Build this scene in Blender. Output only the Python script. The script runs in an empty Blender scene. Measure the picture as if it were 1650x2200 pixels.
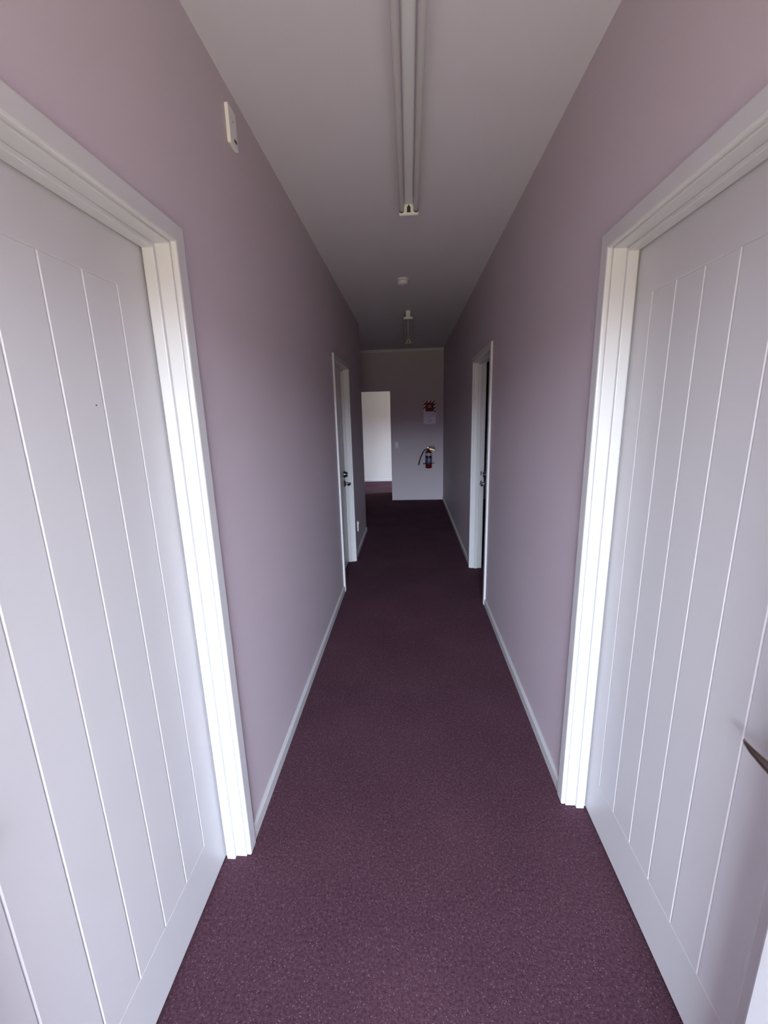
import bpy, bmesh, math
from mathutils import Vector, Matrix

S = bpy.context.scene
COL = S.collection

# ------------------------------------------------------------------ camera, light, exposure
YAW, PITCH, ROLL = -0.0648, -0.22666, -0.02727
EYE = Vector((0.0, 0.0, 1.5334))
FPX = 895.8
fw = Vector((math.sin(YAW) * math.cos(PITCH), math.cos(YAW) * math.cos(PITCH), math.sin(PITCH)))
rt = Vector((math.cos(YAW), -math.sin(YAW), 0))
up = rt.cross(fw)
rt2 = math.cos(ROLL) * rt + math.sin(ROLL) * up
up2 = -math.sin(ROLL) * rt + math.cos(ROLL) * up
cd = bpy.data.cameras.new('camera')
cam = bpy.data.objects.new('camera', cd)
COL.objects.link(cam)
m = Matrix((rt2, up2, -fw)).transposed().to_4x4()
m.translation = EYE
cam.matrix_world = m
cd.sensor_fit = 'HORIZONTAL'
cd.sensor_width = 36.0
cd.lens = 36.0 * FPX / 1650.0
cd.clip_start = 0.02
S.camera = cam

S.view_settings.view_transform = 'Standard'
S.view_settings.look = 'None'
S.view_settings.gamma = 1.0
S.view_settings.use_curve_mapping = False
S.view_settings.exposure = 0.0

# daylight outside: pale bluish overcast sky above, dim warm ground below the horizon
SKY = (0.76, 0.90, 1.04)
LOW = (0.92, 0.88, 0.50)
W = bpy.data.worlds.new('daylight')
S.world = W
W.use_nodes = True
nt = W.node_tree
nt.nodes.clear()
tc = nt.nodes.new('ShaderNodeTexCoord')
sx = nt.nodes.new('ShaderNodeSeparateXYZ')
mr = nt.nodes.new('ShaderNodeMapRange')
mr.inputs['From Min'].default_value = -1.0
mr.inputs['From Max'].default_value = 1.0
cr = nt.nodes.new('ShaderNodeValToRGB')
el = cr.color_ramp.elements
def lin(c, k):
    return (c[0] * k, c[1] * k, c[2] * k, 1)
el[0].position = 0.0
el[0].color = lin(LOW, 0.17)
el[1].position = 1.0
el[1].color = lin(SKY, 0.25)
for p, c, k in ((0.36, LOW, 0.17), (0.41, LOW, 0.13), (0.45, (1.0, 0.74, 0.86), 0.085), (0.522, (1.0, 0.75, 0.85), 0.07), (0.545, SKY, 1.75), (0.60, SKY, 1.25), (0.66, SKY, 0.60), (0.76, SKY, 0.34)):
    e = el.new(p)
    e.color = lin(c, k)
bg = nt.nodes.new('ShaderNodeBackground')
bg.inputs['Strength'].default_value = 46.0
wo = nt.nodes.new('ShaderNodeOutputWorld')
nt.links.new(tc.outputs['Generated'], sx.inputs[0])
nt.links.new(sx.outputs['Z'], mr.inputs['Value'])
nt.links.new(mr.outputs[0], cr.inputs[0])
nt.links.new(cr.outputs[0], bg.inputs['Color'])
nt.links.new(bg.outputs[0], wo.inputs['Surface'])

# ------------------------------------------------------------------ dimensions
A, B, H = 0.6048, 0.6038, 2.640          # corridor half widths, ceiling
D = 7.606                                # far wall
YE = 5.492                               # end of the left wall
TW = 0.11                                # wall thickness
YB = -1.2                                # inner face of the wall behind the viewer
XO = 2.6                                 # outer walls
YEND = 9.934                             # end wall of the lit room
DH = 1.98                                # door height
BACK = (-0.50, 0.52, 2.05)               # entrance opening x0, x1, z
WIN = (8.52, 9.90, 0.02, 1.72)           # side window of the lit room y0, y1, z0, z1

def portal(name, loc, rot, sx_, sy_):
    l = bpy.data.lights.new(name, 'AREA')
    l.shape = 'RECTANGLE'
    l.size, l.size_y = sx_, sy_
    l.cycles.is_portal = True
    o = bpy.data.objects.new(name, l)
    o.location, o.rotation_euler = loc, rot
    COL.objects.link(o)
portal('entrance_daylight', ((BACK[0] + BACK[1]) / 2, YB - TW, BACK[2] / 2), (math.pi / 2, 0, 0), BACK[1] - BACK[0], BACK[2])
portal('window_daylight', (XO + TW, (WIN[0] + WIN[1]) / 2, (WIN[2] + WIN[3]) / 2), (0, math.pi / 2, 0), WIN[3] - WIN[2], WIN[1] - WIN[0])

# ------------------------------------------------------------------ materials
def srgb(r, g, b):
    f = lambda c: (c / 255 / 12.92) if c / 255 <= 0.04045 else ((c / 255 + 0.055) / 1.055) ** 2.4
    return (f(r), f(g), f(b), 1)

def mat(name, col, rough=0.5, metal=0.0, spec=0.5, bump=0.0, bscale=200.0, vary=0.0, vscale=3.0):
    M = bpy.data.materials.new(name)
    M.use_nodes = True
    t = M.node_tree
    p = t.nodes['Principled BSDF']
    p.inputs['Base Color'].default_value = col
    p.inputs['Roughness'].default_value = rough
    p.inputs['Metallic'].default_value = metal
    p.inputs['Specular IOR Level'].default_value = spec
    c = t.nodes.new('ShaderNodeTexCoord')
    if vary:
        n = t.nodes.new('ShaderNodeTexNoise')
        n.inputs['Scale'].default_value = vscale
        n.inputs['Detail'].default_value = 4
        mx = t.nodes.new('ShaderNodeMix')
        mx.data_type = 'RGBA'
        mx.inputs['A'].default_value = tuple(x * (1 - vary) for x in col[:3]) + (1,)
        mx.inputs['B'].default_value = tuple(min(1, x * (1 + vary)) for x in col[:3]) + (1,)
        t.links.new(c.outputs['Object'], n.inputs['Vector'])
        t.links.new(n.outputs['Fac'], mx.inputs['Factor'])
        t.links.new(mx.outputs['Result'], p.inputs['Base Color'])
    if bump:
        n2 = t.nodes.new('ShaderNodeTexNoise')
        n2.inputs['Scale'].default_value = bscale
        n2.inputs['Detail'].default_value = 3
        bp = t.nodes.new('ShaderNodeBump')
        bp.inputs['Strength'].default_value = bump
        bp.inputs['Distance'].default_value = 0.002
        t.links.new(c.outputs['Object'], n2.inputs['Vector'])
        t.links.new(n2.outputs['Fac'], bp.inputs['Height'])
        t.links.new(bp.outputs[0], p.inputs['Normal'])
    return M

M_wall = mat('painted plasterboard', (0.565, 0.482, 0.535, 1), 0.55, spec=0.3, bump=0.05, bscale=260, vary=0.03, vscale=2.0)
M_wall2 = mat('pale painted plasterboard', (0.66, 0.62, 0.62, 1), 0.6, spec=0.3, vary=0.02)
M_ceil = mat('ceiling paint', (0.70, 0.66, 0.75, 1), 0.7, spec=0.2, vary=0.02)
M_trim = mat('gloss white trim paint', (0.60, 0.585, 0.605, 1), 0.32, spec=0.5, vary=0.015)
M_door = mat('semi gloss door paint', (0.575, 0.555, 0.57, 1), 0.38, spec=0.5, bump=0.02, bscale=90, vary=0.02, vscale=4)
M_alarm = mat('alarm plastic', (0.66, 0.61, 0.71, 1), 0.4, vary=0.01)
M_plate = mat('off white plastic', (0.60, 0.56, 0.62, 1), 0.4, vary=0.01)
M_knob = mat('satin nickel with dark reflection', (0.13, 0.11, 0.12, 1), 0.25, metal=1.0, vary=0.05)  # base darkened to stand in for reflections of the dark corridor
M_white = mat('white plastic', (0.80, 0.77, 0.77, 1), 0.35, vary=0.01)
M_enamel = mat('white enamelled steel', (0.76, 0.74, 0.82, 1), 0.3, vary=0.01)
M_tube = mat('frosted tube glass', (0.56, 0.53, 0.57, 1), 0.22, vary=0.01)
M_dark = mat('black plastic', (0.012, 0.012, 0.015, 1), 0.4, vary=0.1)
M_metal = mat('brushed bronze nickel', (0.30, 0.24, 0.20, 1), 0.34, metal=1.0, bump=0.05, bscale=400, vary=0.05)
M_chrome = mat('satin chrome', (0.62, 0.60, 0.60, 1), 0.22, metal=1.0, vary=0.02)
M_brass = mat('brass valve', (0.55, 0.42, 0.20, 1), 0.3, metal=1.0, vary=0.05)
M_red = mat('red enamel', (0.13, 0.005, 0.006, 1), 0.3, vary=0.05)
M_rubber = mat('black rubber', (0.012, 0.010, 0.02, 1), 0.55, vary=0.1)
M_lab_w = mat('printed label pale', (0.42, 0.34, 0.40, 1), 0.4, vary=0.04, vscale=60)
M_lab_k = mat('printed label black', (0.012, 0.008, 0.02, 1), 0.4, vary=0.1)
M_lab_b = mat('printed label blue', (0.075, 0.07, 0.20, 1), 0.4, vary=0.45, vscale=55)
M_sign_w = mat('sign face white', (0.80, 0.74, 0.86, 1), 0.45, vary=0.05, vscale=30)
M_sign_r = mat('sign face red', (0.16, 0.004, 0.006, 1), 0.5, spec=0.2, vary=0.05)
M_sign_l = mat('sign face lilac print and glare', (0.42, 0.36, 0.56, 1), 0.3, vary=0.3, vscale=30)  # print colour paled to stand in for the doorway's reflection
M_sign_d = mat('sign face dark print', (0.07, 0.06, 0.11, 1), 0.25, vary=0.1)

def carpet_mat():
    M = bpy.data.materials.new('plum cut pile carpet')
    M.use_nodes = True
    t = M.node_tree
    L = t.links.new
    p = t.nodes['Principled BSDF']
    p.inputs['Roughness'].default_value = 1.0
    p.inputs['Specular IOR Level'].default_value = 0.05
    c = t.nodes.new('ShaderNodeTexCoord')
    def noise(s, d=3.0):
        n = t.nodes.new('ShaderNodeTexNoise')
        n.inputs['Scale'].default_value = s
        n.inputs['Detail'].default_value = d
        L(c.outputs['Object'], n.inputs['Vector'])
        return n
    fine, mid, big = noise(420, 2), noise(120, 3), noise(2.2, 3)
    r = t.nodes.new('ShaderNodeValToRGB')
    r.color_ramp.elements[0].position = 0.32
    r.color_ramp.elements[0].color = CARPET_D
    r.color_ramp.elements[1].position = 0.68
    r.color_ramp.elements[1].color = CARPET_L
    ad = t.nodes.new('ShaderNodeMath')
    ad.operation = 'MULTIPLY_ADD'
    ad.inputs[1].default_value = 0.5
    hf = t.nodes.new('ShaderNodeMath')
    hf.operation = 'MULTIPLY'
    hf.inputs[1].default_value = 0.5
    L(mid.outputs['Fac'], hf.inputs[0])
    L(fine.outputs['Fac'], ad.inputs[0])
    L(hf.outputs[0], ad.inputs[2])
    L(ad.outputs[0], r.inputs['Fac'])
    # large soft tone changes of the worn pile
    m1 = t.nodes.new('ShaderNodeMix')
    m1.data_type = 'RGBA'
    m1.blend_type = 'MULTIPLY'
    m1.inputs['Factor'].default_value = 0.35
    r2 = t.nodes.new('ShaderNodeValToRGB')
    r2.color_ramp.elements[0].position = 0.35
    r2.color_ramp.elements[0].color = (0.55, 0.55, 0.6, 1)
    r2.color_ramp.elements[1].position = 0.65
    r2.color_ramp.elements[1].color = (1, 1, 1, 1)
    L(big.outputs['Fac'], r2.inputs['Fac'])
    L(r.outputs[0], m1.inputs['A'])
    L(r2.outputs[0], m1.inputs['B'])
    # pale flecks
    v = t.nodes.new('ShaderNodeTexVoronoi')
    v.inputs['Scale'].default_value = 260
    L(c.outputs['Object'], v.inputs['Vector'])
    lt = t.nodes.new('ShaderNodeMath')
    lt.operation = 'LESS_THAN'
    lt.inputs[1].default_value = 0.42
    L(v.outputs['Distance'], lt.inputs[0])
    sc = t.nodes.new('ShaderNodeSeparateColor')
    L(v.outputs['Color'], sc.inputs[0])
    gt = t.nodes.new('ShaderNodeMath')
    gt.operation = 'GREATER_THAN'
    gt.inputs[1].default_value = 0.93
    L(sc.outputs[0], gt.inputs[0])
    mu = t.nodes.new('ShaderNodeMath')
    mu.operation = 'MULTIPLY'
    L(lt.outputs[0], mu.inputs[0])
    L(gt.outputs[0], mu.inputs[1])
    m2 = t.nodes.new('ShaderNodeMix')
    m2.data_type = 'RGBA'
    m2.inputs['B'].default_value = (0.17, 0.125, 0.15, 1)
    L(mu.outputs[0], m2.inputs['Factor'])
    L(m1.outputs['Result'], m2.inputs['A'])
    L(m2.outputs['Result'], p.inputs['Base Color'])
    bp = t.nodes.new('ShaderNodeBump')
    bp.inputs['Strength'].default_value = 0.6
    bp.inputs['Distance'].default_value = 0.003
    L(ad.outputs[0], bp.inputs['Height'])
    L(bp.outputs[0], p.inputs['Normal'])
    return M
CARPET_D = (0.045, 0.0168, 0.027, 1)
CARPET_L = (0.145, 0.072, 0.100, 1)
M_carpet = carpet_mat()

# ------------------------------------------------------------------ mesh helpers
def box(bm, x0, x1, y0, y1, z0, z1):
    vs = [bm.verts.new((x, y, z)) for x in (x0, x1) for y in (y0, y1) for z in (z0, z1)]
    for f in ((0, 1, 3, 2), (4, 6, 7, 5), (0, 4, 5, 1), (2, 3, 7, 6), (0, 2, 6, 4), (1, 5, 7, 3)):
        bm.faces.new([vs[i] for i in f])

def prism(bm, pts, axis, t0, t1):
    """outline pts in the other two axes (in x,y,z order), pushed from t0 to t1 along axis"""
    def P(p, t):
        return {'X': (t, p[0], p[1]), 'Y': (p[0], t, p[1]), 'Z': (p[0], p[1], t)}[axis]
    a = [bm.verts.new(P(p, t0)) for p in pts]
    b = [bm.verts.new(P(p, t1)) for p in pts]
    n = len(pts)
    bm.faces.new(a)
    bm.faces.new(b[::-1])
    for i in range(n):
        bm.faces.new((a[i], a[(i + 1) % n], b[(i + 1) % n], b[i]))

def lathe(bm, prof, seg=32, centre=(0, 0, 0), axis='Z', cap=True):
    """prof: (radius, height) pairs, turned about axis through centre"""
    cx, cy, cz = centre
    rings = []
    for r, h in prof:
        ring = []
        for k in range(seg):
            a = 2 * math.pi * k / seg
            u, v = r * math.cos(a), r * math.sin(a)
            co = {'Z': (cx + u, cy + v, cz + h), 'X': (cx + h, cy + u, cz + v), 'Y': (cx + u, cy + h, cz + v)}[axis]
            ring.append(bm.verts.new(co))
        rings.append(ring)
    for a, b in zip(rings, rings[1:]):
        for k in range(seg):
            bm.faces.new((a[k], a[(k + 1) % seg], b[(k + 1) % seg], b[k]))
    if cap:
        bm.faces.new(rings[0][::-1])
        bm.faces.new(rings[-1])

def tube(bm, path, rad, seg=14, flat=1.0):
    """round bar along a path; rad a number or one per point"""
    P = [Vector(p) for p in path]
    rads = rad if isinstance(rad, (list, tuple)) else [rad] * len(P)
    rings = []
    ref = Vector((0, 0, 1))
    for i, p in enumerate(P):
        d = (P[min(i + 1, len(P) - 1)] - P[max(i - 1, 0)]).normalized()
        s = d.cross(ref)
        if s.length < 1e-3:
            s = d.cross(Vector((1, 0, 0)))
        s.normalize()
        n = s.cross(d).normalized()
        rings.append([bm.verts.new(p + (s * math.cos(2 * math.pi * k / seg) * flat + n * math.sin(2 * math.pi * k / seg)) * rads[i]) for k in range(seg)])
    for a, b in zip(rings, rings[1:]):
        for k in range(seg):
            bm.faces.new((a[k], a[(k + 1) % seg], b[(k + 1) % seg], b[k]))
    bm.faces.new(rings[0][::-1])
    bm.faces.new(rings[-1])

def obj(name, bm, material, parent=None, smooth=False, bevel=0.0, segs=2):
    bmesh.ops.recalc_face_normals(bm, faces=bm.faces)
    me = bpy.data.meshes.new(name)
    bm.to_mesh(me)
    bm.free()
    me.materials.append(material)
    o = bpy.data.objects.new(name, me)
    COL.objects.link(o)
    if parent is not None:
        o.parent = parent
    if smooth:
        for p in me.polygons:
            p.use_smooth = True
        try:
            me.set_sharp_from_angle(angle=math.radians(40))
        except Exception:
            pass
    if bevel:
        b = o.modifiers.new('edge', 'BEVEL')
        b.width, b.segments, b.limit_method, b.angle_limit = bevel, segs, 'ANGLE', math.radians(50)
        b.harden_normals = False
    return o

def tag(o, label=None, cat=None, group=None, kind=None):
    for k, v in (('label', label), ('category', cat), ('group', group), ('kind', kind)):
        if v:
            o[k] = v
    return o

def thing(name, loc, label, cat, group=None, kind=None):
    o = bpy.data.objects.new(name, None)
    o.empty_display_size = 0.05
    o.location = loc
    COL.objects.link(o)
    return tag(o, label, cat, group, kind)

def nb():
    return bmesh.new()

# ------------------------------------------------------------------ the shell
# door openings (clear jamb opening) along y
OL1, OL2 = (0.285, 1.152), (3.516, 4.266)      # left: near, far
OR1, OR2 = (0.566, 1.396), (3.248, 4.052)      # right: near, far
JT = 0.02                                      # jamb board thickness

def wall_outline(y0, y1, openings):
    pts = [(y0, 0), (y0, H), (y1, H), (y1, 0)]
    for a, b in sorted(openings, reverse=True):
        pts += [(b + JT, 0), (b + JT, DH + 0.012 + JT), (a - JT, DH + 0.012 + JT), (a - JT, 0)]
    return pts

bm = nb(); box(bm, -XO - TW, XO + TW, YB - TW, YEND + TW, -0.06, 0)
tag(obj('floor', bm, M_carpet), 'plum carpet floor with pale flecks running the whole corridor', 'carpet floor', kind='structure')
bm = nb(); box(bm, -XO - TW, XO + TW, YB - TW, YEND + TW, H, H + 0.1)
tag(obj('ceiling', bm, M_ceil), 'smooth pale grey ceiling above the corridor', 'ceiling', kind='structure')
bm = nb(); prism(bm, wall_outline(YB, YE, [OL1, OL2]), 'X', -A - TW, -A)
tag(obj('wall_left', bm, M_wall), 'mauve grey painted wall on the left of the corridor', 'wall', kind='structure')
bm = nb(); prism(bm, wall_outline(YB, D, [OR1, OR2]), 'X', B, B + TW)
tag(obj('wall_right', bm, M_wall), 'mauve grey painted wall on the right of the corridor', 'wall', kind='structure')
OX0, OX1, OZ = -1.12, -0.331, 1.955            # opening in the far wall
bm = nb(); prism(bm, [(-XO, 0), (-XO, H), (XO, H), (XO, 0), (OX1, 0), (OX1, OZ), (OX0, OZ), (OX0, 0)], 'Y', D, D + TW)
tag(obj('wall_far', bm, M_wall), 'far end wall with open doorway, sign and fire extinguisher', 'wall', kind='structure')
x0, x1, z1 = BACK
bm = nb(); prism(bm, [(-XO, 0), (-XO, H), (XO, H), (XO, 0), (x1, 0), (x1, z1), (x0, z1), (x0, 0)], 'Y', YB - TW, YB)
tag(obj('wall_back', bm, M_wall), 'entrance wall behind the viewer with the daylit doorway', 'wall', kind='structure')
bm = nb(); box(bm, -XO - TW, -XO, YB - TW, YEND + TW, 0, H)
tag(obj('wall_outer_left', bm, M_wall2), 'outer wall of the rooms left of the corridor', 'wall', kind='structure')
y0, y1, z0, z1 = WIN
bm = nb()
box(bm, XO, XO + TW, YB - TW, y0, 0, H); box(bm, XO, XO + TW, y1, YEND + TW, 0, H)
box(bm, XO, XO + TW, y0, y1, 0, z0); box(bm, XO, XO + TW, y0, y1, z1, H)
tag(obj('wall_outer_right', bm, M_wall2), 'outer wall of the rooms right of the corridor', 'wall', kind='structure')
bm = nb(); box(bm, -XO, XO, YEND, YEND + TW, 0, H)
tag(obj('wall_room_end', bm, M_wall2), 'pale lit wall seen through the far doorway', 'wall', kind='structure')
bm = nb(); box(bm, OX1 + 0.03, XO, D + TW, 8.47, 0, H)  # unseen wall added to keep window light off the nearer floor
tag(obj('wall_shade_block', bm, M_wall2), 'unseen block added right of the far doorway to shade the room floor', 'wall', kind='structure')
# partitions that close the side rooms and the passage
bm = nb(); box(bm, -XO, -A - TW, YE - TW, YE, 0, H)
tag(obj('wall_passage', bm, M_wall), 'side wall of the passage turning left at the corridor end', 'wall', kind='structure')
bm = nb(); box(bm, B + TW, XO, 2.2, 2.3, 0, H)
tag(obj('wall_room_right', bm, M_wall), 'dividing wall between the two rooms on the right', 'wall', kind='structure')
bm = nb(); box(bm, -XO, -A - TW, 2.2, 2.3, 0, H)
tag(obj('wall_room_left', bm, M_wall), 'dividing wall between the two rooms on the left', 'wall', kind='structure')

# cornice on the far wall
bm = nb(); prism(bm, [(D, H), (D - 0.022, H), (D - 0.012, H - 0.045), (D, H - 0.05)], 'X', -XO, B)
tag(obj('trim_1', bm, M_ceil), 'narrow cornice along the top of the far wall', 'cornice', kind='structure')

# baseboards: one mesh for each straight run
ARC = 0.049                                     # architrave width
ARV = 0.004                                     # reveal
BH, BT = 0.058, 0.012
def skirt(name, runs, label, side):
    bm = nb()
    for a, b in runs:
        if side in 'LR':
            s = -A if side == 'L' else B
            k = 1 if side == 'L' else -1
            pts = [(s, 0), (s, BH), (s + k * 0.004, BH), (s + k * BT, BH - 0.012), (s + k * BT, 0)]
            prism(bm, pts, 'Y', a, b)
        else:
            yy = {'F': D, 'E': YEND}[side]
            pts = [(yy, 0), (yy, BH), (yy - 0.004, BH), (yy - BT, BH - 0.012), (yy - BT, 0)]
            prism(bm, pts, 'X', a, b)
    tag(obj(name, bm, M_trim), label, 'baseboard', kind='structure')
e = ARC + ARV
skirt('baseboard_left', [(OL1[1] + e, OL2[0] - e), (OL2[1] + e, YE)], 'white baseboard along the left corridor wall', 'L')
skirt('baseboard_right', [(OR1[1] + e, OR2[0] - e), (OR2[1] + e, D - BT)], 'white baseboard along the right corridor wall', 'R')
skirt('baseboard_end', [(-XO, XO)], 'white baseboard under the lit wall beyond the far doorway', 'E')

# ------------------------------------------------------------------ doors and their frames
def u_shape(y0, y1, zt, w):
    """U outline of an upside-down frame: inner edges y0,y1,zt, width w"""
    return [(y0, 0), (y0, zt), (y1, zt), (y1, 0), (y1 + w, 0), (y1 + w, zt + w), (y0 - w, zt + w), (y0 - w, 0)]

REC = 0.068                                     # recess of the door face behind the wall face
def frame(n, side, op, label, DH=DH):
    k = -1 if side == 'L' else 1                # into the wall
    s = -A if side == 'L' else B
    y0, y1 = op
    t = thing('trim_%d' % n, (s, (y0 + y1) / 2, 0), label, 'door frame', kind='structure')
    inv = Matrix.Translation((-s, -(y0 + y1) / 2, 0))
    def add(name, bm, bev):
        bmesh.ops.transform(bm, matrix=inv, verts=bm.verts)
        return obj(name, bm, M_trim, t, bevel=bev)
    bm = nb(); prism(bm, u_shape(y0 - ARV, y1 + ARV, DH + ARV, ARC), 'X', s, s - k * 0.017)
    add('architrave', bm, 0.005)
    bm = nb(); prism(bm, u_shape(y0, y1, DH, JT - 0.002), 'X', s - k * 0.001, s + k * (TW - 0.001))
    add('jamb', bm, 0.0015)
    bm = nb(); prism(bm, u_shape(y0 + 0.012, y1 - 0.012, DH - 0.012, 0.0121), 'X', s + k * 0.036, s + k * (REC - 0.002))
    add('door_stop', bm, 0.002)
    return t

def leaf_mesh(w, h, grooves, zb, zt, gw=0.0065, gd=0.0032):
    """door leaf in local coords: u along y (0..w), front face at x=0, body towards -x... thickness 0.038"""
    bm = nb()
    us, zs = {0.0, w}, {0.0, h}
    for g in grooves:
        us |= {g - gw / 2, g, g + gw / 2}
    hw = gw / 2 * 0.55
    for z in (zb, zt):
        zs |= {z - hw, z, z + hw}
    us, zs = sorted(us), sorted(zs)
    near = lambda a, b: abs(a - b) < 1e-7
    V = {}
    for i, u in enumerate(us):
        for j, z in enumerate(zs):
            dep = 0.0
            if any(near(u, g) for g in grooves) and zb - 1e-7 <= z <= zt + 1e-7:
                dep = gd
            if (near(z, zb) or near(z, zt)) and grooves[0] - 1e-7 <= u <= grooves[-1] + 1e-7:
                dep = max(dep, gd * 0.5)
            V[i, j] = bm.verts.new((-dep, u, z))
    for i in range(len(us) - 1):
        for j in range(len(zs) - 1):
            bm.faces.new((V[i, j], V[i + 1, j], V[i + 1, j + 1], V[i, j + 1]))
    # edges and back
    T = 0.038
    ni, nj = len(us), len(zs)
    rim = [V[i, 0] for i in range(ni)] + [V[ni - 1, j] for j in range(1, nj)] + \
          [V[i, nj - 1] for i in range(ni - 2, -1, -1)] + [V[0, j] for j in range(nj - 2, 0, -1)]
    back = [bm.verts.new((-T, v.co.y, v.co.z)) for v in rim]
    for q in range(len(rim)):
        r = (q + 1) % len(rim)
        bm.faces.new((rim[q], back[q], back[r], rim[r]))
    bm.faces.new(back)
    return bm

def lever_handle(parent, u, z, direction, deadbolt=None, k=1.0, M_metal=M_metal):
    """lever on the corridor face (local x=0, front towards +x); direction +1/-1 along u"""
    bm = nb()
    lathe(bm, [(0.0, 0.0), (0.026, 0.0), (0.026, 0.006), (0.022, 0.010), (0.011, 0.011), (0.0095, 0.014), (0.0095, 0.034), (0.0, 0.034)], 28, (0, u, z), 'X', cap=False)
    bmesh.ops.remove_doubles(bm, verts=bm.verts, dist=1e-5)
    h = obj('door_handle', bm, M_metal, parent, smooth=True)
    bm = nb()
    path, rad = [], []
    for q, (du, dx, r) in enumerate(((-0.013, 0.038, 0.006), (-0.008, 0.039, 0.0105), (0.0, 0.040, 0.0125), (0.02, 0.041, 0.0118), (0.045, 0.041, 0.0100),
                                     (0.07, 0.040, 0.0078), (0.09, 0.037, 0.0058), (0.098, 0.034, 0.0042), (0.1, 0.0325, 0.0022))):
        path.append((dx, u + direction * du, z)); rad.append(r)
    tube(bm, path, rad, 16, flat=0.5)
    obj('lever', bm, M_metal, h, smooth=True)
    if deadbolt:
        bm = nb()
        lathe(bm, [(0.0, 0.0), (0.027, 0.0), (0.027, 0.008), (0.023, 0.016), (0.019, 0.026), (0.0, 0.027)], 28, (0, u, deadbolt), 'X', cap=False)
        bmesh.ops.remove_doubles(bm, verts=bm.verts, dist=1e-5)
        b = obj('deadbolt', bm, M_metal, parent, smooth=True)
        bm = nb(); box(bm, 0.026, 0.029, u - 0.012, u + 0.012, deadbolt - 0.003, deadbolt + 0.003)
        obj('keyway', bm, M_chrome, b)
    if k != 1.0:                                # the bigger lock sets of the farther doors
        for o in [c for c in COL.objects if c == h or c.parent == h or (deadbolt and (c == b or c.parent == b))]:
            zc = deadbolt if deadbolt and (o == b or o.parent == b) else z
            for v in o.data.vertices:
                v.co = (v.co.x * k, u + (v.co.y - u) * 1.12, zc + (v.co.z - zc) * 1.2)

def door(n, side, op, hinge_far, grooves, handle_z, deadbolt, label, swing=0.0, rec=REC, cat='door', DH=DH):
    """leaf between the jambs; local origin on the hinge edge of the corridor face"""
    k = -1 if side == 'L' else 1
    s = -A if side == 'L' else B
    gap = 0.003
    w = op[1] - op[0] - 2 * gap
    hy = op[1] - gap if hinge_far else op[0] + gap
    # local u runs from the hinge edge; mirror for orientation
    bm = leaf_mesh(w, DH - 0.014, grooves, 0.188, 1.838)
    su = -1 if hinge_far else 1                 # world y direction of +u
    sxw = -k                                    # world x direction of the corridor side
    mm = Matrix(((sxw, 0, 0, 0), (0, su, 0, 0), (0, 0, 1, 0), (0, 0, 0, 1)))
    bmesh.ops.transform(bm, matrix=mm, verts=bm.verts)
    o = obj('door_%d' % n, bm, M_door)
    o.location = (s + k * rec, hy, 0.010)
    o.rotation_euler = (0, 0, swing)
    tag(o, label, cat, kind='structure')
    def add(u, direction):
        before = set(COL.objects)
        lever_handle(o, u, handle_z - 0.010, direction, deadbolt and deadbolt - 0.010, *((1.5, M_knob) if deadbolt else (1.0,)))
        for x in set(COL.objects) - before:
            x.data.transform(mm)
            x.data.update()
            if mm.determinant() < 0:
                x.data.flip_normals()
    add(w - 0.062, -1)
    return o

gl = lambda first, step, cnt: [first + i * step for i in range(cnt)]
frame(2, 'L', OL1, 'white frame of the near left door', 1.976)
frame(3, 'R', OR1, 'white frame of the near right door', 1.991)
frame(4, 'L', OL2, 'white frame of the farther left door')
t = frame(5, 'R', OR2, 'white frame of the farther right door')
for zz in (0.875, 0.968):
    bm = nb(); box(bm, 0.078, 0.088, (OR2[1] - OR2[0]) / 2 - 0.0012, (OR2[1] - OR2[0]) / 2 + 0.001, zz - 0.020, zz + 0.020)
    obj('strike_plate', bm, M_knob, t)
near_left = door(1, 'L', OL1, True, gl(0.121, 0.1085, 7), 0.900, None, 'near left door with vertical grooves, closed', rec=REC + 0.004, DH=1.976)
# a small dark nick in the paint of the near left door
bm = nb(); lathe(bm, [(0.0017, -0.0004), (0.0017, 0.0004)], 12, (0, 0.895 - near_left.location.y, 1.572 - 0.010), 'X')
obj('paint_chip', bm, M_dark, near_left)
door(2, 'R', OR1, True, gl(0.0935, 0.1058, 7), 0.900, None, 'near right door with vertical grooves and a lever at the photo edge', rec=REC + 0.004, DH=1.991)
door(3, 'L', OL2, False, gl(0.09, 0.0945, 7), 0.866, 0.961, 'farther left door, closed, with lever and deadbolt')
door(4, 'R', OR2, False, gl(0.095, 0.101, 7), 0.875, 0.964, 'farther right door standing slightly ajar with lever and deadbolt', swing=-0.075, rec=REC + 0.004)

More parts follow.
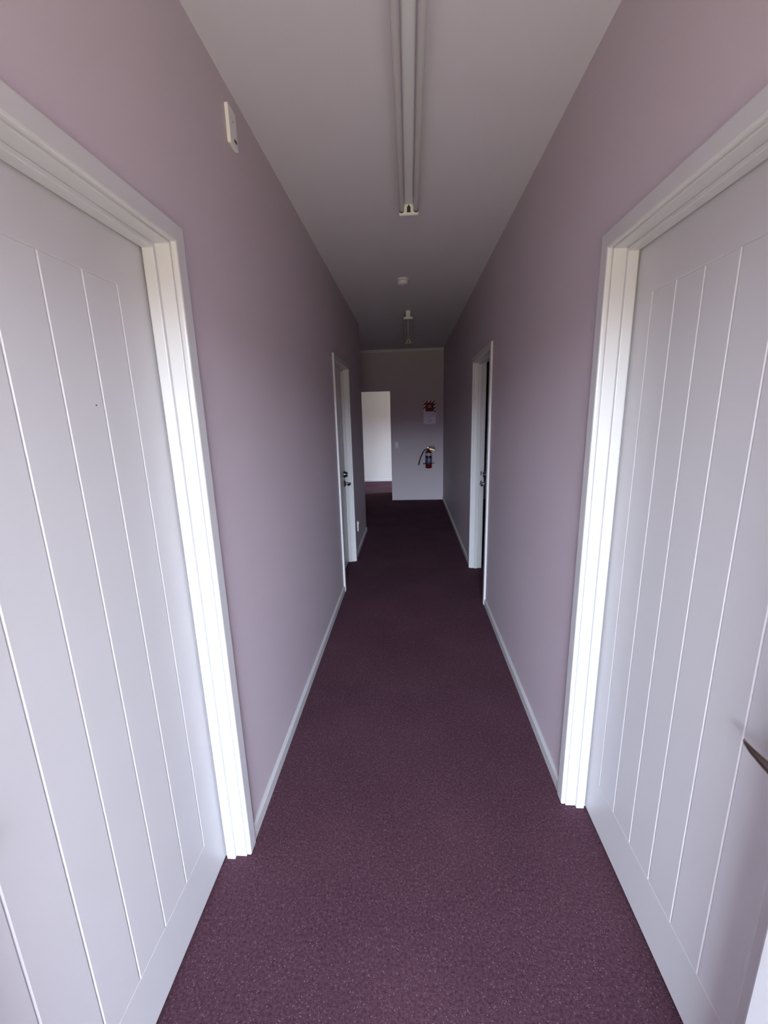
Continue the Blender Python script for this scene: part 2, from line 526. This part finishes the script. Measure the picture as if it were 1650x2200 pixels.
# ------------------------------------------------------------------ fluorescent battens
def batten(y0, y1, x, label):
    L = y1 - y0
    t = thing('fluorescent_batten', (x, (y0 + y1) / 2, H), label, 'ceiling light', 'twin tube battens on the corridor ceiling')
    ya, yb = -L / 2, L / 2
    bm = nb(); prism(bm, [(-0.023, 0), (-0.0195, -0.042), (0.0195, -0.042), (0.023, 0)], 'Y', ya + 0.004, yb - 0.004)
    obj('housing', bm, M_enamel, t, bevel=0.003)
    for sgn, yy in ((1, ya), (-1, yb)):
        bm = nb()
        prism(bm, [(-0.019, -0.020), (-0.020, -0.046), (-0.030, -0.062), (-0.048, -0.076), (-0.048, -0.086), (0.048, -0.086), (0.048, -0.076), (0.030, -0.062), (0.020, -0.046), (0.019, -0.020)], 'Y', yy + sgn * 0.010, yy + sgn * 0.020)
        T = [(-0.024, -0.001), (-0.024, -0.045), (-0.021, -0.064), (-0.050, -0.066), (-0.050, -0.087)]
        prism(bm, T + [(-x_, z_) for x_, z_ in T[::-1]], 'Y', yy, yy + sgn * 0.010)
        h = obj('lampholder', bm, M_white, t, bevel=0.002)
        # dark socket opening on the inner face of the holder
        bm = nb()
        prism(bm, [(-0.0095, -0.079), (-0.0095, -0.056), (-0.004, -0.049), (0.0, -0.042), (0.004, -0.049), (0.0095, -0.056), (0.0095, -0.079)], 'Y', yy + sgn * 0.0195, yy + sgn * 0.0225)
        obj('starter_socket', bm, M_dark, h)
    for sx_ in (-1, 1):
        bm = nb()
        lathe(bm, [(0.0127, ya + 0.030), (0.0127, yb - 0.030)], 20, (sx_ * 0.0375, 0, -0.068), 'Y')
        tb = obj('tube', bm, M_tube, t, smooth=True)
        for sgn, yy in ((1, ya), (-1, yb)):
            bm = nb()
            lathe(bm, [(0.0133, yy + sgn * 0.019), (0.0133, yy + sgn * 0.034)], 20, (sx_ * 0.0375, 0, -0.068), 'Y')
            obj('tube_cap_shade', bm, M_dark, tb, smooth=True)  # end caps coloured black for the holder's shadow on the tube
    return t
batten(0.99, 2.490, 0.0115, 'nearer twin tube white fluorescent light on the ceiling')
batten(4.900, 6.50, 0.003, 'farther twin tube fluorescent light beyond the smoke alarm')

# ------------------------------------------------------------------ smoke alarm
t = thing('smoke_alarm', (-0.039, 3.83, H), 'round white smoke alarm on the ceiling between the two lights', 'smoke alarm')
bm = nb(); lathe(bm, [(0.0, 0.0), (0.050, 0.0), (0.050, -0.014), (0.0, -0.014)], 36, cap=False)
bmesh.ops.remove_doubles(bm, verts=bm.verts, dist=1e-5)
obj('base', bm, M_alarm, t, smooth=True)
bm = nb(); lathe(bm, [(0.0, -0.014), (0.043, -0.014), (0.046, -0.018), (0.045, -0.032), (0.036, -0.042), (0.020, -0.044), (0.0, -0.044)], 36, cap=False)
bmesh.ops.remove_doubles(bm, verts=bm.verts, dist=1e-5)
obj('cover', bm, M_alarm, t, smooth=True)
bm = nb(); lathe(bm, [(0.0, -0.0435), (0.012, -0.0435), (0.012, -0.047), (0.0, -0.048)], 20, cap=False)
bmesh.ops.remove_doubles(bm, verts=bm.verts, dist=1e-5)
obj('test_button', bm, M_enamel, t, smooth=True)

# ------------------------------------------------------------------ wall plates
def rounded(w, h, r, n=6):
    pts = []
    for cx_, cy_, a0 in ((w / 2 - r, h / 2 - r, 0), (-w / 2 + r, h / 2 - r, 90), (-w / 2 + r, -h / 2 + r, 180), (w / 2 - r, -h / 2 + r, 270)):
        for i in range(n + 1):
            a = math.radians(a0 + 90 * i / n)
            pts.append((cx_ + r * math.cos(a), cy_ + r * math.sin(a)))
    return pts

# high plate on the left wall
t = thing('wall_plate', (-A, 1.665, 2.513), 'small white plate high on the left wall near the ceiling', 'wall plate')
bm = nb(); prism(bm, rounded(0.068, 0.116, 0.006), 'X', 0, 0.0125); obj('plate', bm, M_white, t, bevel=0.0025)
bm = nb(); lathe(bm, [(0.004, 0.0120), (0.004, 0.0130)], 16, (0, 0.004, 0.020), 'X'); obj('screw', bm, M_chrome, t)
bm = nb(); prism(bm, rounded(0.018, 0.009, 0.003), 'X', 0.0120, 0.0145)
bmesh.ops.translate(bm, vec=(0, 0.010, -0.036), verts=bm.verts); obj('switch_rocker', bm, M_dark, t)

# socket low on the left wall
t = thing('power_outlet', (-A, 4.60, 0.312), 'white power outlet low on the left wall past the far left door', 'power outlet')
bm = nb(); prism(bm, rounded(0.072, 0.118, 0.006), 'X', 0, 0.012); obj('plate', bm, M_white, t, bevel=0.003)
bm = nb(); prism(bm, rounded(0.018, 0.026, 0.003), 'X', 0.0115, 0.016)
bmesh.ops.translate(bm, vec=(0, 0, 0.032), verts=bm.verts); obj('switch_rocker', bm, M_white, t)
bm = nb()
for dy, dz, rz in ((-0.008, -0.012, 0.5), (0.008, -0.012, -0.5), (0, -0.03, 0)):
    b2 = nb(); box(b2, 0.0118, 0.0126, -0.0012, 0.0012, -0.005, 0.005)
    bmesh.ops.rotate(b2, cent=(0, 0, 0), matrix=Matrix.Rotation(rz, 3, 'X'), verts=b2.verts)
    bmesh.ops.translate(b2, vec=(0, dy, dz), verts=b2.verts)
    tm = bpy.data.meshes.new('tmp'); b2.to_mesh(tm); b2.free(); bm.from_mesh(tm); bpy.data.meshes.remove(tm)
obj('socket_slots', bm, M_dark, t)

# switch on the far wall
t = thing('light_switch', (-0.229, D, 1.014), 'white light switch beside the far doorway', 'light switch')
bm = nb(); prism(bm, rounded(0.074, 0.118, 0.012), 'Y', 0, -0.010); obj('plate', bm, M_plate, t, bevel=0.003)
bm = nb(); prism(bm, rounded(0.022, 0.034, 0.004), 'Y', -0.0095, -0.015)
bmesh.ops.translate(bm, vec=(0, 0, 0.006), verts=bm.verts); obj('switch_rocker', bm, M_enamel, t, bevel=0.001)

# ------------------------------------------------------------------ fire extinguisher sign
sw, sh = 0.212, 0.398
t = thing('fire_extinguisher_sign', (0.361, D, 1.571), 'red and white striped sign above the fire extinguisher', 'sign')
bm = nb(); box(bm, -sw / 2, sw / 2, -0.003, 0, -sh / 2, sh / 2); obj('panel', bm, M_sign_w, t)
# slanted red stripes around the edge, cut to the border band
def clip(poly, f):
    out = []
    for i in range(len(poly)):
        p, q = poly[i], poly[(i + 1) % len(poly)]
        a, b = f(p), f(q)
        if a >= 0:
            out.append(p)
        if a * b < 0:
            s_ = a / (a - b)
            out.append((p[0] + (q[0] - p[0]) * s_, p[1] + (q[1] - p[1]) * s_))
    return out
def band(bm, bx0, bx1, bz0, bz1, pitch=0.062, duty=0.5):
    n = 16
    for i in range(-n, n):
        c = i * pitch
        w_ = pitch * duty
        poly = [(c - 1, -1.0), (c + w_ - 1, -1.0), (c + w_ + 1, 1.0), (c + 1, 1.0)]
        for f in (lambda p: p[0] - bx0, lambda p: bx1 - p[0], lambda p: p[1] - bz0, lambda p: bz1 - p[1]):
            poly = clip(poly, f)
            if len(poly) < 3:
                break
        if len(poly) >= 3:
            prism(bm, poly, 'Y', -0.0025, -0.0036)
bw = 0.034
bm = nb()
band(bm, -sw / 2, sw / 2, sh / 2 - bw, sh / 2)
band(bm, sw / 2 - bw, sw / 2, -0.02, sh / 2 - bw)
band(bm, -sw / 2, -sw / 2 + bw, 0.06, sh / 2 - bw)  # stops short; bare white below stands in for a glare stripe
obj('striped_border', bm, M_sign_r, t)
bm = nb(); box(bm, -sw / 2 + bw, sw / 2 - bw, -0.0038, -0.0025, 0.015, sh / 2 - bw); rp = obj('red_panel', bm, M_sign_r, t)
# little white pictogram: an extinguisher and a flame shape
bm = nb()
prism(bm, [(-0.030, 0.085), (0.030, 0.085), (0.030, 0.092), (-0.030, 0.092)], 'Y', -0.0045, -0.0034)
prism(bm, [(-0.006, 0.112), (0.006, 0.112), (0.004, 0.128), (0.0, 0.136), (-0.004, 0.128)], 'Y', -0.0045, -0.0034)
prism(bm, [(-0.028, 0.106), (0.028, 0.106), (0.028, 0.111), (-0.028, 0.111)], 'Y', -0.0045, -0.0034)
obj('pictogram', bm, M_sign_w, rp)
bm = nb(); box(bm, -sw / 2 + bw * 0.75, sw / 2 - bw * 0.6, -0.0037, -0.0025, -0.185, 0.012); lp = obj('print_glare_panel', bm, M_sign_l, t)
bm = nb()
prism(bm, [(0.012, -0.175), (0.020, -0.090), (0.052, -0.075), (0.085, -0.092), (0.090, -0.180)], 'Y', -0.0045, -0.0034)
pp = obj('glare_patch', bm, M_sign_w, lp)  # white shape stands in for glare on the sign
bm = nb()
prism(bm, [(0.020, -0.150), (0.026, -0.126), (0.052, -0.124), (0.036, -0.150)], 'Y', -0.0052, -0.0042)
prism(bm, [(-0.020, -0.168), (-0.008, -0.152), (0.012, -0.154), (0.008, -0.170)], 'Y', -0.0052, -0.0034)
obj('dark_marks', bm, M_sign_d, lp)

# ------------------------------------------------------------------ fire extinguisher on its bracket
EX, EY, EZ = 0.339, D - 0.075, 0.594
t = thing('fire_extinguisher', (EX, EY, EZ), 'red fire extinguisher with black hose on the far wall', 'fire extinguisher')
R = 0.058
bm = nb()
lathe(bm, [(0.0, 0.0), (0.046, 0.0), (0.053, 0.004), (R, 0.012), (R, 0.272), (0.056, 0.285), (0.049, 0.298), (0.036, 0.309), (0.022, 0.315), (0.019, 0.322), (0.019, 0.335), (0.0, 0.335)], 40, cap=False)
bmesh.ops.remove_doubles(bm, verts=bm.verts, dist=1e-5)
body = obj('cylinder', bm, M_red, t, smooth=True)
def sleeve(name, z0, z1, material, a0, a1, r=R + 0.0008, seg=28):
    bm = nb()
    ring = []
    for i in range(seg + 1):
        a = math.radians(a0 + (a1 - a0) * i / seg)
        ring.append([bm.verts.new((rr * math.sin(a), -rr * math.cos(a), z)) for rr, z in ((r, z0), (r, z1), (r - 0.0012, z1), (r - 0.0012, z0))])
    for p, q in zip(ring, ring[1:]):
        for j in range(4):
            bm.faces.new((p[j], q[j], q[(j + 1) % 4], p[(j + 1) % 4]))
    bm.faces.new(ring[0]); bm.faces.new(ring[-1][::-1])
    return obj(name, bm, material, body, smooth=True)
sleeve('white_label', 0.224, 0.274, M_lab_w, -68, 68)
sleeve('black_band', 0.186, 0.224, M_lab_k, -100, 100)
sleeve('instruction_label', 0.100, 0.186, M_lab_b, -100, 100)
sleeve('print_block', 0.128, 0.178, M_lab_w, -8, 30, r=R + 0.0014, seg=10).data.materials[0] = mat('printed label lilac', (0.22, 0.18, 0.31, 1), 0.4, vary=0.2, vscale=70)
bm = nb(); lathe(bm, [(0.014, 0.332), (0.017, 0.336), (0.017, 0.372), (0.011, 0.380), (0.011, 0.392)], 20); valve = obj('valve', bm, M_brass, t, smooth=True)
bm = nb(); lathe(bm, [(0.0, 0.0), (0.011, 0.0), (0.011, -0.012), (0.009, -0.014), (0.0, -0.014)], 20, (-0.016, -0.008, 0.366), 'Y', cap=False)
bmesh.ops.remove_doubles(bm, verts=bm.verts, dist=1e-5); obj('pressure_gauge', bm, M_chrome, valve, smooth=True)
bm = nb(); tube(bm, [(-0.004, 0, 0.372), (-0.002, 0, 0.390), (0.010, 0, 0.396), (0.022, 0, 0.388)], 0.006, 10); obj('safety_pin', bm, M_chrome, valve, smooth=True)
# carrying handle and squeeze lever reaching right
bm = nb(); prism(bm, [(0.008, 0.352), (0.020, 0.356), (0.060, 0.344), (0.104, 0.330), (0.110, 0.316), (0.098, 0.312), (0.060, 0.324), (0.020, 0.334), (0.008, 0.338)], 'Y', -0.011, 0.011)
obj('carry_handle', bm, M_brass, t, bevel=0.002)
bm = nb(); prism(bm, [(0.006, 0.368), (0.022, 0.386), (0.045, 0.390), (0.096, 0.386), (0.112, 0.374), (0.118, 0.348), (0.114, 0.322), (0.103, 0.336), (0.060, 0.351), (0.030, 0.359), (0.008, 0.357)], 'Y', -0.012, 0.012)
obj('squeeze_lever', bm, mat('dark squeeze lever', (0.045, 0.030, 0.022, 1), 0.35, metal=0.4, vary=0.1), t, bevel=0.002)
bm = nb()
hp = [(-0.012, -0.005, 0.340), (-0.034, -0.012, 0.338), (-0.060, -0.016, 0.330), (-0.086, -0.016, 0.308), (-0.108, -0.014, 0.272), (-0.124, -0.012, 0.236),
      (-0.138, -0.010, 0.206), (-0.148, -0.008, 0.180), (-0.157, -0.006, 0.150), (-0.164, -0.004, 0.125), (-0.170, -0.002, 0.098), (-0.178, 0, 0.062)]
tube(bm, hp, [0.010] * 9 + [0.0105, 0.0115, 0.0115], 14)
obj('hose', bm, M_rubber, t, smooth=True)
# bracket on the wall
t = thing('extinguisher_bracket', (EX, D, 0.68), 'dark metal strap bracket holding the fire extinguisher', 'bracket')
bm = nb()
box(bm, -0.022, 0.022, -0.0045, 0, -0.06, 0.20)
obj('back_plate', bm, M_rubber, t, bevel=0.001)
bm = nb()
ring = []
for i in range(41):
    a = math.radians(-180 + 360 * i / 40)
    ring.append([bm.verts.new((rr * math.sin(a), -0.075 - rr * math.cos(a), z)) for rr, z in ((R + 0.0045, -0.008), (R + 0.0045, 0.008), (R + 0.0022, 0.008), (R + 0.0022, -0.008))])
for p, q in zip(ring, ring[1:]):
    for j in range(4):
        bm.faces.new((p[j], q[j], q[(j + 1) % 4], p[(j + 1) % 4]))
obj('strap', bm, M_rubber, t, smooth=True)
bm = nb(); prism(bm, [(-0.100, -0.014), (-0.100, 0.004), (-0.0605, 0.008), (-0.0605, -0.008)], 'Y', -0.085, -0.066)
obj('clasp', bm, M_rubber, t)
bm = nb()
prism(bm, [(0.0605, -0.006), (0.0605, 0.009), (0.108, 0.007), (0.108, 0.001)], 'Y', -0.085, -0.066)
obj('clasp', bm, M_rubber, t)
